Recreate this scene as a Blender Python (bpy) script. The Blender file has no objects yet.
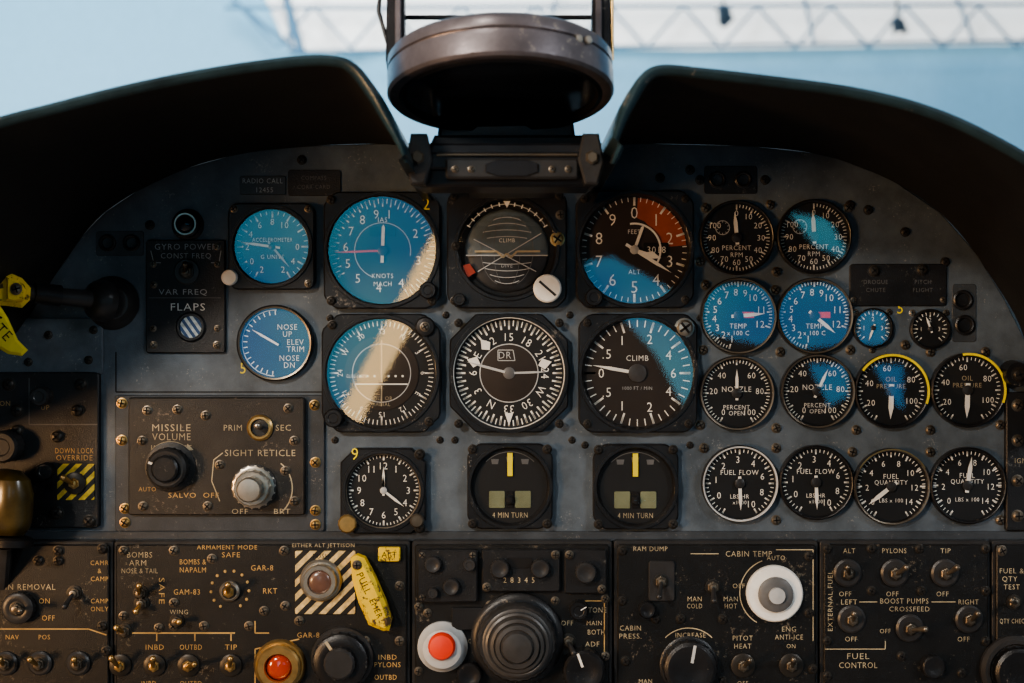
import bpy, bmesh, math, random
from mathutils import Vector, Matrix
random.seed(4)
S=0.0007; D=0.85; DP=D/S
sc=bpy.context.scene
try: sc.view_settings.look='AgX - Medium High Contrast'
except Exception as e: print('look',e)
# ---------------------------------------------------------------- materials
MATS={}
def mat(name,col,rough=0.5,metal=0.0,bump=0.0,bscale=900,var=0.0,wear=None,wthr=0.62,wscale=700,emit=None,es=0,spec=0.5,coat=0):
    m=bpy.data.materials.new(name); m.use_nodes=True; nt=m.node_tree; N=nt.nodes; L=nt.links
    p=N['Principled BSDF']; p.inputs['Roughness'].default_value=rough; p.inputs['Metallic'].default_value=metal
    p.inputs['Specular IOR Level'].default_value=spec
    p.inputs['Coat Weight'].default_value=coat; p.inputs['Coat Roughness'].default_value=0.15
    p.inputs['Base Color'].default_value=(*col,1)
    tc=N.new('ShaderNodeTexCoord')
    src=None
    if var>0:
        n=N.new('ShaderNodeTexNoise'); n.inputs['Scale'].default_value=35; n.inputs['Detail'].default_value=8; n.inputs['Roughness'].default_value=0.65
        L.new(tc.outputs['Object'],n.inputs['Vector'])
        r=N.new('ShaderNodeValToRGB'); r.color_ramp.elements[0].position=0.35; r.color_ramp.elements[1].position=0.65
        r.color_ramp.elements[0].color=(*[c*(1-var) for c in col],1); r.color_ramp.elements[1].color=(*[min(1,c*(1+var)) for c in col],1)
        L.new(n.outputs['Fac'],r.inputs['Fac']); src=r.outputs['Color']; L.new(src,p.inputs['Base Color'])
    if wear:
        n=N.new('ShaderNodeTexNoise'); n.inputs['Scale'].default_value=wscale; n.inputs['Detail'].default_value=5; n.inputs['Roughness'].default_value=0.75
        L.new(tc.outputs['Object'],n.inputs['Vector'])
        n2=N.new('ShaderNodeTexNoise'); n2.inputs['Scale'].default_value=wscale*.12; n2.inputs['Detail'].default_value=3
        L.new(tc.outputs['Object'],n2.inputs['Vector'])
        av=N.new('ShaderNodeMath'); av.operation='MULTIPLY_ADD'; av.inputs[1].default_value=0.35; L.new(n2.outputs['Fac'],av.inputs[0])
        ml=N.new('ShaderNodeMath'); ml.operation='MULTIPLY'; ml.inputs[1].default_value=0.65; L.new(n.outputs['Fac'],ml.inputs[0]); L.new(ml.outputs[0],av.inputs[2])
        r=N.new('ShaderNodeValToRGB'); r.color_ramp.elements[0].position=wthr; r.color_ramp.elements[1].position=wthr+0.035
        L.new(av.outputs[0],r.inputs['Fac'])
        mx=N.new('ShaderNodeMix'); mx.data_type='RGBA'
        L.new(r.outputs['Color'],mx.inputs['Factor'])
        if src: L.new(src,mx.inputs['A'])
        else: mx.inputs['A'].default_value=(*col,1)
        mx.inputs['B'].default_value=(*wear,1)
        L.new(mx.outputs['Result'],p.inputs['Base Color'])
    if bump>0:
        n=N.new('ShaderNodeTexNoise'); n.inputs['Scale'].default_value=bscale; n.inputs['Detail'].default_value=3
        L.new(tc.outputs['Object'],n.inputs['Vector'])
        b=N.new('ShaderNodeBump'); b.inputs['Strength'].default_value=bump; b.inputs['Distance'].default_value=0.0005
        L.new(n.outputs['Fac'],b.inputs['Height']); L.new(b.outputs['Normal'],p.inputs['Normal'])
    if emit:
        p.inputs['Emission Color'].default_value=(*emit,1); p.inputs['Emission Strength'].default_value=es
    MATS[name]=m; return m
mat('slate',(0.084,0.104,0.125),0.40,0,0.35,1100,0.30,(0.22,0.23,0.23),0.59,500)
mat('slate_dk',(0.042,0.049,0.057),0.45,0,0.35,1100,0.3,(0.17,0.165,0.15),0.60,450)
mat('black',(0.012,0.012,0.013),0.40,0,0.5,1300,0.35,(0.10,0.095,0.085),0.60,420)
mat('bezel',(0.013,0.013,0.014),0.32,0,0.35,1300,0.35,(0.17,0.15,0.125),0.605,400)
mat('warmblack',(0.021,0.018,0.015),0.40,0,0.5,1300,0.35,(0.15,0.12,0.09),0.60,400)
mat('lowblack',(0.0085,0.008,0.0075),0.40,0,0.5,1200,0.35,(0.12,0.10,0.075),0.595,360)
mat('face',(0.006,0.0065,0.007),0.6,var=0.2)
mat('face_br',(0.022,0.014,0.009),0.6,var=0.2)
mat('face_reflblue',(0.02,0.04,0.055),0.6,var=0.2)  # blue of the glass reflection put into the dial colour
mat('matte',(0.004,0.004,0.005),0.85)
mat('white',(0.80,0.79,0.74),0.55,var=0.12)
mat('cream',(0.42,0.355,0.235),0.55,var=0.3)
mat('gold',(0.48,0.31,0.115),0.55,var=0.3)
mat('ltgrey',(0.45,0.46,0.46),0.5,var=0.15)
mat('grey',(0.12,0.12,0.12),0.45,var=0.2)
mat('midgrey',(0.06,0.057,0.055),0.36,var=0.3)
mat('dkgrey',(0.032,0.031,0.031),0.36,var=0.25,bump=.2)
mat('yellow',(0.75,0.52,0.03),0.5,var=0.15,wear=(0.08,0.05,0.02),wthr=0.55,wscale=160)
mat('yelpaint',(0.80,0.66,0.04),0.5,var=0.1)
mat('amber',(0.07,0.048,0.012),0.3,var=0.5,coat=.4)
mat('red',(0.75,0.06,0.03),0.4,var=0.1)
mat('dimred',(0.30,0.04,0.02),0.5,var=0.1)
mat('redglass',(0.40,0.05,0.02),0.12,coat=1,var=.2)
mat('redgrey',(0.13,0.07,0.05),0.3,var=.3,coat=.4)
mat('greenish',(0.17,0.185,0.11),0.5,var=.2)
mat('brown',(0.33,0.075,0.03),0.6,var=.2)
mat('steel',(0.50,0.45,0.38),0.32,0.9,var=0.25)
mat('screw',(0.20,0.168,0.13),0.36,0.8,var=0.3)
mat('screwdk',(0.045,0.040,0.034),0.38,0.5,var=0.3)
mat('brass',(0.60,0.39,0.16),0.32,0.9,var=0.3)
mat('sight',(0.185,0.165,0.175),0.34,0.6,0.2,700,0.3,(0.40,0.35,0.30),0.605,140,coat=.3)
mat('sightdk',(0.018,0.018,0.021),0.33,0.2,0.2,700,0.3,(0.13,0.12,0.11),0.61,160)
mat('lens',(0.012,0.016,0.022),0.12,coat=1)
mat('cowl',(0.007,0.0065,0.0065),0.75,0,0.5,500,0.4,(0.035,0.03,0.027),0.61,120)
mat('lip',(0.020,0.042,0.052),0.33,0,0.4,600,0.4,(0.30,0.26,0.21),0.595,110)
mat('conc',(0.25,0.25,0.25),0.8,var=.2)
mat('reflwall',(0.03,0.03,0.035),0.9)
mat('truss',(0.09,0.22,0.34),0.6)
mat('lampblk',(0.02,0.04,0.06),0.5)
mat('ball_sky',(0.105,0.135,0.15),0.5,var=.35); mat('ball_gnd',(0.030,0.031,0.033),0.5,var=.35)
def stripes(name,c1,c2,ang,period):
    m=bpy.data.materials.new(name); m.use_nodes=True; N=m.node_tree.nodes; L=m.node_tree.links; p=N['Principled BSDF']
    tc=N.new('ShaderNodeTexCoord'); d=N.new('ShaderNodeVectorMath'); d.operation='DOT_PRODUCT'
    d.inputs[1].default_value=(math.cos(ang)/period,0,math.sin(ang)/period); L.new(tc.outputs['Object'],d.inputs[0])
    f=N.new('ShaderNodeMath'); f.operation='FRACT'; L.new(d.outputs['Value'],f.inputs[0])
    g=N.new('ShaderNodeMath'); g.operation='GREATER_THAN'; g.inputs[1].default_value=0.5; L.new(f.outputs[0],g.inputs[0])
    n=N.new('ShaderNodeTexNoise'); n.inputs['Scale'].default_value=300; L.new(tc.outputs['Object'],n.inputs['Vector'])
    mx=N.new('ShaderNodeMix'); mx.data_type='RGBA'; mx.inputs['A'].default_value=(*c1,1); mx.inputs['B'].default_value=(*c2,1)
    L.new(g.outputs[0],mx.inputs['Factor'])
    m2=N.new('ShaderNodeMix'); m2.data_type='RGBA'; m2.blend_type='MULTIPLY'; m2.inputs['Factor'].default_value=0.85
    L.new(mx.outputs['Result'],m2.inputs['A']); L.new(n.outputs['Fac'],m2.inputs['B'])
    L.new(m2.outputs['Result'],p.inputs['Base Color']); p.inputs['Roughness'].default_value=0.5; MATS[name]=m
stripes('hazard',(0.02,0.02,0.018),(1.0,0.72,0.08),math.radians(-45),9*S)
stripes('hazcream',(0.02,0.02,0.018),(1.0,0.76,0.36),math.radians(-45),10*S)
stripes('bluestripe',(0.03,0.12,0.32),(0.9,1,1),math.radians(35),6*S)
def glassmat(name,fac):
    m=bpy.data.materials.new(name); m.use_nodes=True; N=m.node_tree.nodes; L=m.node_tree.links; N.clear()
    o=N.new('ShaderNodeOutputMaterial'); t=N.new('ShaderNodeBsdfTransparent'); g=N.new('ShaderNodeBsdfGlossy')
    g.inputs['Roughness'].default_value=0.016; x=N.new('ShaderNodeMixShader'); x.inputs[0].default_value=fac
    L.new(t.outputs[0],x.inputs[1]); L.new(g.outputs[0],x.inputs[2]); L.new(x.outputs[0],o.inputs[0]); MATS[name]=m
glassmat('glass',0.10); glassmat('clear',0.03); glassmat('glass_lo',0.06)
# ---------------------------------------------------------------- text cache
TC={}
def tmesh(s):
    if s in TC: return TC[s]
    cu=bpy.data.curves.new('t','FONT'); cu.body=s; cu.size=1; cu.resolution_u=2; cu.offset=-0.006; cu.space_character=1.14
    ob=bpy.data.objects.new('t',cu); sc.collection.objects.link(ob)
    dg=bpy.context.evaluated_depsgraph_get(); me=bpy.data.meshes.new_from_object(ob.evaluated_get(dg))
    v=[(a.co.x,a.co.y) for a in me.vertices]; f=[list(p.vertices) for p in me.polygons]
    x0=min(a[0] for a in v); x1=max(a[0] for a in v)
    TC[s]=([(a[0]-(x0+x1)/2,a[1]) for a in v],f,x1-x0)
    bpy.data.objects.remove(ob); bpy.data.curves.remove(cu); bpy.data.meshes.remove(me); return TC[s]
CAP=0.70
# ---------------------------------------------------------------- builder (units: panel px; d = toward the pilot)
class B:
    def __init__(s,name,d0=0.0,per=False):
        s.name=name; s.v=[]; s.f=[]; s.m=[]; s.mi=[]; s.d0=d0; s.k=1-d0/DP; s.per=per
    def mid(s,m):
        if m not in s.mi: s.mi.append(m)
        return s.mi.index(m)
    def add(s,vs,fs,m):
        o=len(s.v); k=s.k
        for x,y,d in vs:
            if s.per: k=1-(s.d0+d)/DP; dd=d
            else: dd=d*abs(k)
            s.v.append(((x-512)*k*S,-(s.d0+dd)*S,(341.5-y)*k*S))
        i=s.mid(m)
        for f in fs: s.f.append([a+o for a in f]); s.m.append(i)
    def done(s):
        me=bpy.data.meshes.new(s.name); me.from_pydata(s.v,[],s.f)
        for m in s.mi: me.materials.append(MATS[m])
        me.polygons.foreach_set('material_index',s.m); me.polygons.foreach_set('use_smooth',[True]*len(s.f))
        me.update(); me.validate()
        bm=bmesh.new(); bm.from_mesh(me); bmesh.ops.recalc_face_normals(bm,faces=bm.faces); bm.to_mesh(me); bm.free()
        me.set_sharp_from_angle(angle=math.radians(35))
        o=bpy.data.objects.new(s.name,me); sc.collection.objects.link(o)
        return o
    def lathe(s,c,prof,m,ax=(0,0,1),seg=40,knurl=0,kn=0,cap=True):
        a=Vector(ax).normalized(); u=a.cross(Vector((0,1,0)));
        if u.length<0.1: u=a.cross(Vector((1,0,0)))
        u.normalize(); w=a.cross(u); c=Vector(c); vs=[];fs=[]
        for r,t in prof:
            for i in range(seg):
                th=2*math.pi*(i+.5)/seg; rr=r*(1+(knurl if (i%2) else 0)) if knurl else r
                vs.append(tuple(c+a*t+u*(rr*math.cos(th))+w*(rr*math.sin(th))))
        for j in range(len(prof)-1):
            for i in range(seg):
                i2=(i+1)%seg; fs.append([j*seg+i,j*seg+i2,(j+1)*seg+i2,(j+1)*seg+i])
        if cap:
            if prof[-1][0]>0.01: fs.append([(len(prof)-1)*seg+i for i in range(seg)])
        s.add(vs,fs,m)
    def rod(s,p,q,r1,m,r2=None,seg=12):
        p=Vector(p);q=Vector(q);L=(q-p).length; r2=r1 if r2 is None else r2
        s.lathe(p,[(0.001,0),(r1,0),(r2,L),(0.001,L)],m,ax=(q-p),seg=seg)
    def sphere(s,c,r,m,sx=1,ax=(0,0,1),seg=20):
        s.lathe(c,[(r*math.sin(math.pi*i/10)+1e-4,-r*sx*math.cos(math.pi*i/10)) for i in range(11)],m,ax=ax,seg=seg)
    def poly(s,pts,d,m): s.add([(x,y,d) for x,y in pts],[list(range(len(pts)))],m)
    def prism(s,pts,d0,d1,m,bev=0):
        n=len(pts); A=sum(pts[i][0]*pts[(i+1)%n][1]-pts[(i+1)%n][0]*pts[i][1] for i in range(n)); sg=1 if A>0 else -1
        rings=[(pts,d0)]
        if bev>0:
            ins=[]
            for i in range(n):
                a=Vector(pts[i-1]);b=Vector(pts[i]);c=Vector(pts[(i+1)%n])
                e1=(b-a).normalized(); e2=(c-b).normalized()
                n1=Vector((-e1.y,e1.x))*sg; n2=Vector((-e2.y,e2.x))*sg
                o=(n1+n2)/max(0.3,1+n1.dot(n2))*bev; ins.append((b.x+o.x,b.y+o.y))
            rings+= [(pts,d1-bev),(ins,d1)]
        else: rings.append((pts,d1))
        vs=[(x,y,d) for r,d in rings for x,y in r]; fs=[]
        for j in range(len(rings)-1):
            for i in range(n):
                i2=(i+1)%n; fs.append([j*n+i,j*n+i2,(j+1)*n+i2,(j+1)*n+i])
        fs.append([(len(rings)-1)*n+i for i in range(n)]); fs.append([i for i in range(n)][::-1])
        s.add(vs,fs,m)
    def box(s,x0,y0,x1,y1,d0,d1,m,bev=0.8): s.prism([(x0,y0),(x1,y0),(x1,y1),(x0,y1)],d0,d1,m,bev)
    def rbox(s,x0,y0,x1,y1,r,d0,d1,m,bev=0.8):
        pts=[]
        for cx,cy,a in((x1-r,y0+r,-90),(x1-r,y1-r,0),(x0+r,y1-r,90),(x0+r,y0+r,180)):
            for i in range(5):
                t=math.radians(a+i*22.5); pts.append((cx+r*math.cos(t),cy+r*math.sin(t)))
        s.prism(pts,d0,d1,m,bev)
    def line(s,pts,w,d,m):
        for (x0,y0),(x1,y1) in zip(pts,pts[1:]):
            l=math.hypot(x1-x0,y1-y0); 
            if l<1e-6: continue
            nx=-(y1-y0)/l*w/2; ny=(x1-x0)/l*w/2
            s.poly([(x0+nx,y0+ny),(x1+nx,y1+ny),(x1-nx,y1-ny),(x0-nx,y0-ny)],d,m)
    def arc(s,cx,cy,r,a0,a1,w,d,m,n=24):
        s.line([(cx+r*math.sin(math.radians(a0+(a1-a0)*i/n)),cy-r*math.cos(math.radians(a0+(a1-a0)*i/n))) for i in range(n+1)],w,d,m)
    def text(s,t,x,y,h,m,d,rot=0,w=None,sq=0.92):
        v,f,W=tmesh(t); k=h/CAP; kx=k*sq if w is None else w/W
        ca=math.cos(math.radians(rot)); sa=math.sin(math.radians(rot)); vs=[]
        for a,b in v:
            X=a*kx; Y=-(b-CAP/2)*k; vs.append((x+X*ca-Y*sa,y+X*sa+Y*ca,d))
        s.add(vs,f,m)
    def screw(s,x,y,r,d,m='screw'):
        s.lathe((x,y,d),[(r*1.25,0),(r*1.25,.3),(r,.5),(r,r*.45),(r*.75,r*.7),(0.01,r*.8)],m,seg=14)
        a=random.random()*3.14; c=math.cos(a)*r*.8; q=math.sin(a)*r*.8
        s.line([(x-c,y-q),(x+c,y+q)],r*.3,d+r*.82,'matte')
        s.line([(x-q,y+c),(x+q,y-c)],r*.3,d+r*.82,'matte')
    def case(s,cx,cy,ro,rin,h=9,fd=3,sq=None,ch=None,m='bezel',ringm=None,face='face',lip=None):
        n=96; C={}
        def R(th,off=0):
            if sq is None: return ro+off
            r=1e9
            for i in range(4):
                c=math.cos(th-i*math.pi/2)
                if c>1e-3: r=min(r,(sq+off)/c)
            for i in range(4):
                c=math.cos(th-math.pi/4-i*math.pi/2)
                if c>1e-3: r=min(r,((ch[i] if isinstance(ch,(list,tuple)) else ch)+off)/c)
            return r
        def ring(fn,d): return [(cx+fn(2*math.pi*i/n)*math.cos(2*math.pi*i/n),cy+fn(2*math.pi*i/n)*math.sin(2*math.pi*i/n),d) for i in range(n)]
        rings=[ring(lambda t:R(t),0),ring(lambda t:R(t),h-1.4),ring(lambda t:R(t,-1.4),h)]
        if sq is not None:
            rings+=[ring(lambda t:rin+5.5,h),ring(lambda t:rin+5,h+1.8),ring(lambda t:rin+2.2,h+1.8)]
        rings+=[ring(lambda t:rin+1,h-.5),ring(lambda t:rin,fd)]
        vs=[p for r in rings for p in r]; fs=[]
        for j in range(len(rings)-1):
            for i in range(n):
                i2=(i+1)%n; fs.append([j*n+i,j*n+i2,(j+1)*n+i2,(j+1)*n+i])
        s.add(vs,fs,m)
        if ringm:
            s.lathe((cx,cy,h-.6),[(rin+2.4,0),(rin+2.4,1),(rin+.9,.6),(rin+.6,-1.2)],ringm,seg=64,cap=False)
        s.lathe((cx,cy,fd),[(rin+.5,0),(0.01,0)],face,seg=64); s.cx=cx;s.cy=cy;s.rin=rin;s.fd=fd;s.h=h
    def glass(s,g='glass'): s.lathe((s.cx,s.cy,s.h-1.2),[(s.rin+.9,0),(0.01,0)],g,seg=64)
    def pt(s,a,r): return (s.cx+r*math.sin(math.radians(a)),s.cy-r*math.cos(math.radians(a)))
    def ticks(s,a0,a1,n,r1,r2,w,m='white',dd=.3):
        for i in range(n+1):
            a=a0+(a1-a0)*i/n; s.line([s.pt(a,r1),s.pt(a,r2)],w,s.fd+dd,m)
    def nums(s,lst,r,h,m='white',rotate=False):
        for a,t in lst:
            x,y=s.pt(a,r); s.text(t,x,y,h,m,s.fd+.35,rot=a if rotate else 0)
    def needle(s,a,L,w,tail=6,m='white',dd=2,kind='taper'):
        ca=lambda r,o:(s.cx+r*math.sin(math.radians(a))+o*math.cos(math.radians(a)),s.cy-r*math.cos(math.radians(a))+o*math.sin(math.radians(a)))
        if kind=='taper': pts=[ca(-tail,-w*.45),ca(L*.6,-w*.5),ca(L,0),ca(L*.6,w*.5),ca(-tail,w*.45)]
        elif kind=='fat': pts=[ca(0,-w*.3),ca(L*.45,-w*.35),ca(L*.62,-w),ca(L,0),ca(L*.62,w),ca(L*.45,w*.35),ca(0,w*.3)]
        else: pts=[ca(-tail,-w/2),ca(L*.9,-w/2),ca(L,0),ca(L*.9,w/2),ca(-tail,w/2)]
        s.prism(pts,s.fd+dd-.3,s.fd+dd,m)
    def hub(s,r,m='dkgrey'): s.lathe((s.cx,s.cy,s.fd+.4),[(r,0),(r,2),(r*.7,2.6),(.01,2.7)],m,seg=20)
    def corner_screws(s,cx,cy,o,r,d,m='screw',skip=()):
        for i,(a,b) in enumerate(((-1,-1),(1,-1),(1,1),(-1,1))):
            if i not in skip: s.screw(cx+a*o,cy+b*o,r,d,m)
    def knob(s,x,y,d,r,h,m='dkgrey',kn=True,ptr=None,pm='white',skirt=0):
        if skirt: s.lathe((x,y,d),[(skirt,0),(skirt,1),(skirt-1,1.8),(r,2.2)],m,seg=40); 
        s.lathe((x,y,d),[(r,0),(r,h*.85)],m,seg=40,knurl=0.06 if kn else 0,cap=False)
        s.lathe((x,y,d),[(r*1.03,h*.85),(r*.9,h),(r*.6,h),(r*.5,h*.94),(.01,h*.94)],m,seg=40)
        if ptr is not None:
            a=math.radians(ptr); s.line([(x+r*.25*math.sin(a),y-r*.25*math.cos(a)),(x+r*.95*math.sin(a),y-r*.95*math.cos(a))],max(1,r*.12),d+h+.2,pm)
    def toggle(s,x,y,d,a=0,L=16,m='steel',nm='screw',guard=False):
        s.lathe((x,y,d),[(7.5,0),(7.5,1),(6.5,1.2)],'screwdk',seg=24)
        s.lathe((x,y,d+1),[(5.8,0),(5.8,2.4),(5,3)],nm,seg=6)
        s.lathe((x,y,d+3),[(4,0),(4,2),(3.4,3),(2,3.4)],nm,seg=20)
        a=math.radians(a); q=(x+math.sin(a)*L*.75,y-math.cos(a)*L*.75,d+6+L*.8)
        s.rod((x,y,d+5),q,1.7,m,3.0); s.sphere(q,3.1,m)

def screwrow(b,pts,r,d,m='screw'):
    for x,y in pts: b.screw(x,y,r,d,m)
# ================================================================ MAIN PANEL
b=B('instrument_panel')
arch=[(20,330),(28,308),(45,285),(62,265),(80,238),(105,212),(140,189),(180,170),(240,153),(300,146),(400,143),(620,143),(750,146),(830,155),(890,178),(940,212),(978,255),(1005,300),(1030,350)]
b.prism(arch+[(1200,420),(1200,760),(-200,760),(-200,400),(-30,340)],-14,0,'slate',0.8)
screwrow(b,[(302,160),(150,225),(448,178),(564,178),(700,180),(660,178),(850,205),(905,232),(690,170),(945,262),(765,180),(868,210)],4,0,'screwdk')
screwrow(b,[(705,208),(770,205),(848,208),(700,262),(776,272),(775,240),(705,285),(775,290),(780,352),(703,350),(850,350),(700,425),(776,428),(856,430),(930,430),(1000,425),(704,448),(776,448),(776,520),(852,452),(930,452),(1000,520),(930,352),(985,352),(905,345)],4.2,0,'screw')
screwrow(b,[(335,440),(440,440),(455,440),(572,440),(585,445),(690,445),(450,535),(580,535),(336,535),(330,318),(446,315),(570,315),(700,318)],3,0,'screwdk')
b.rbox(96,231,144,256,3,0,.9,'slate_dk',.4)
b.rbox(704,166,757,194,3,0,.9,'black',.4)
for (x,y) in [(108,243),(132,243),(717,180),(743,180)]:
    b.lathe((x,y,.9),[(8.5,0),(8.5,2),(7,3),(5.5,2.4),(5,.5),(.01,.3)],'bezel',seg=24)
b.rbox(952,284,976,342,3,0,.9,'slate_dk',.4)
for (x,y) in [(962,300),(964,325)]: b.lathe((x,y,.9),[(10,0),(10,2),(8.5,3),(7,2.4),(6,.5),(.01,.3)],'bezel',seg=24)
b.rbox(240,176,286,195,2,0,1.2,'dkgrey',.4); b.rbox(288,170,341,196,3,0,1.5,'black',.4)
b.text('RADIO CALL',263,181,5,'ltgrey',1.4,w=40); b.text('12455',265,190,5,'ltgrey',1.4)
b.text('COMPASS',314,178,4,'grey',1.7); b.text('CORR CARD',314,187,4,'grey',1.7)
b.text('5',243,368,11,'yelpaint',.3); b.text('5',900,308,11,'yelpaint',.3)
b.line([(116,352),(116,392),(325,392)],1.2,.25,'matte'); b.line([(446,150),(446,190)],1,.25,'matte'); b.line([(567,150),(567,190)],1,.25,'matte')
b.box(-30,531,1030,541,0,3,'slate_dk',.6)
b.done()

b=B('radio_call_placard'); b.rbox(849,264,946,306,4,0,2.5,'black',.8)
for x,y,t in [(875,282,'DROGUE'),(875,290,'CHUTE'),(922,282,'PITCH'),(922,290,'FLIGHT')]: b.text(t,x,y,4.2,'grey',2.7)
screwrow(b,[(873,271),(921,270)],5,2.5,'screwdk'); screwrow(b,[(853,300),(942,300)],2.5,2.5); b.done()
b=B('indicator_lamp'); b.lathe((188,225,0),[(16,0),(16,1.5),(13,3),(13,9),(11,10.5),(9,10),(8,9)],'bezel',seg=32); b.lathe((188,225,9),[(8,0),(7,2.5),(4,4),(.01,4.6)],'lens',seg=24)
b.lathe((188,225,10.2),[(11,0),(11,1),(9.4,1)],'steel',seg=32,cap=False); b.done()
b=B('gyro_power_flaps_panel'); b.rbox(147,240,226,353,3,0,4,'black',1)
b.text('GYRO POWER',187,247,6,'ltgrey',4.2,w=62); b.text('CONST FREQ',187,256,5.4,'ltgrey',4.2,w=50)
b.line([(152,251),(155,263),(162,263)],.8,4.2,'ltgrey'); b.line([(222,251),(220,263),(212,263)],.8,4.2,'ltgrey')
b.lathe((188,272,4),[(13,0),(13,1.2),(12,2)],'dkgrey',seg=32); b.toggle(188,272,6,20,9,'screw','screw')
b.text('VAR FREQ',184,292,5.6,'ltgrey',4.2,w=48); b.line([(150,298),(222,298)],.7,4.2,'grey')
b.text('FLAPS',189,307,7.4,'white',4.2,w=34)
b.lathe((192,327,4),[(15,0),(15,1),(13.5,2.5),(11.2,2.5),(10.8,1)],'bezel',seg=40,cap=False); b.lathe((192,327,5),[(11,0),(.01,0)],'bluestripe',seg=32)
b.corner_screws(186.5,296.5,32,2.8,4); b.screw(218,247,3,4); b.screw(155,345,3.2,4); b.screw(218,345,3.2,4); b.screw(155,285,3,4); b.done()

# ================================================================ GAUGES
b=B('accelerometer'); b.case(273,247,0,36,9,3,sq=43,ch=56,face='face_reflblue')
b.ticks(-150,150,30,32,35.5,.8); b.ticks(-150,150,10,29,35.5,1.6)
b.nums([(-90,'2'),(-60,'4'),(-30,'6'),(0,'8'),(30,'10'),(-125,'0'),(125,'4'),(90,'0'),(155,'2'),(-155,'2')],25,6.4)
b.text('ACCELEROMETER',273,240,4,'white',3.4,w=40); b.text('G UNITS',273,257,4.2,'white',3.4)
b.needle(-82,31,2.6,8); b.needle(140,27,2.2,6,m='ltgrey',dd=1.4); b.hub(3.5); b.glass()
b.corner_screws(273,247,37,3.2,9,skip=(3,))
b.lathe((232,278,7),[(8,0),(8,5),(7,6.5),(5,7),(.01,7)],'white',seg=24); b.done()
b=B('elevator_trim_indicator'); b.case(276,343,38,34,8,3,face='face_reflblue',m='bezel',ringm='screw')
b.text('NOSE',288,327,5.6,'white',3.4); b.text('UP',288,334,5.6,'white',3.4); b.text('ELEV',296,342,5.6,'white',3.4); b.text('TRIM',296,349,5.6,'white',3.4); b.text('NOSE',290,358,5.6,'white',3.4); b.text('DN',290,365,5.6,'white',3.4)
b.ticks(-175,0,16,28,33,1); b.arc(276,343,33,-178,2,1,3.3,'white'); b.needle(-60,27,2.4,4); b.glass(); b.done()
b=B('airspeed_indicator'); b.case(383,251,0,52.5,10,3,sq=58,ch=74)
b.ticks(-120,150,54,47,52,.9); b.ticks(-120,150,27,44,52,1.2); 
b.nums([(10,'1'),(62,'2'),(105,'3'),(150,'4'),(186,'4'),(222,'5'),(250,'5'),(-84,'6'),(-58,'7'),(-33,'8'),(-10,'9')],37,9)
b.rbox(370,228,396,237,1,3.2,3.8,'matte',.1); b.text('IAS',383,220,5,'white',3.5); b.text('MACH',383,284,4.6,'white',3.5); b.text('KNOTS',383,276,4.6,'white',3.5)
b.arc(383,251,28,-160,100,.9,3.4,'ltgrey'); b.needle(2,26,3.2,12,kind='bar'); b.needle(-92,50,2.0,0,m='red',dd=1); b.hub(5); b.glass()
b.corner_screws(383,251,50,4,10,'screwdk',skip=(1,)); b.text('2',427,205,12,'yelpaint',10.4)
b.knob(429,291,9,8,10,'bezel'); b.done()
b=B('course_indicator'); b.case(382,373,0,53,10,3,sq=59,ch=[72,72,72,72])
b.lathe((382,373,3.1),[(37,0),(37,.8),(36,.9),(.01,.9)],'face_br',seg=64)
b.ticks(0,355,71,47,52,.9); b.ticks(0,330,11,43,52,1.5)
b.nums([(0,'33'),(30,'N'),(60,'3'),(90,'6'),(120,'E'),(150,'12'),(180,'15'),(210,'S'),(240,'21'),(270,'24'),(300,'W'),(330,'30')],41.5,5.4,rotate=True)
b.arc(382,373,29,0,360,.9,4.2,'ltgrey',48); b.line([(356,384),(408,384)],1.3,4.4,'white')
for i in range(-3,4):
    if i: b.lathe((382+i*7,376,4.1),[(1.2,0),(.01,.1)],'white',seg=10)
b.line([(382,340),(382,406)],1.4,4.8,'cream'); b.text('GLIDE SLOPE',357,376,3.4,'white',4.3,w=20); b.text('LOC  OR',382,398,3.8,'cream',4.5); b.text('RADIAL',382,404,3.6,'cream',4.5)
b.glass(); b.corner_screws(382,373,48,4,10,'screwdk',skip=(1,))
b.lathe((426,327,9),[(10,0),(10,3),(8.5,5),(5,5.6),(.01,5.6)],'bezel',seg=28); b.screw(426,327,4,14.5); b.knob(336,417,9,9,11,'bezel'); b.done()
# attitude indicator
b=B('attitude_indicator'); b.case(507,249,0,47,10,1,sq=59.5,ch=77)
def ball(b,cx,cy,R0,m,y0,y1,n=14,mm=26):
    vs=[];fs=[]
    for i in range(n+1):
        yy=y0+(y1-y0)*i/n; 
        for j in range(mm+1):
            ph=-math.pi/2+math.pi*j/mm; rr=math.sqrt(max(0,1-yy*yy)); vs.append((cx+R0*rr*math.sin(ph),cy+R0*yy,1+6.5*rr*math.cos(ph)))
    for i in range(n):
        for j in range(mm): fs.append([i*(mm+1)+j,i*(mm+1)+j+1,(i+1)*(mm+1)+j+1,(i+1)*(mm+1)+j])
    b.add(vs,fs,m)
ball(b,507,251,42,'ball_sky',-.999,.12); ball(b,507,251,42,'ball_gnd',.12,.999)
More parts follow.
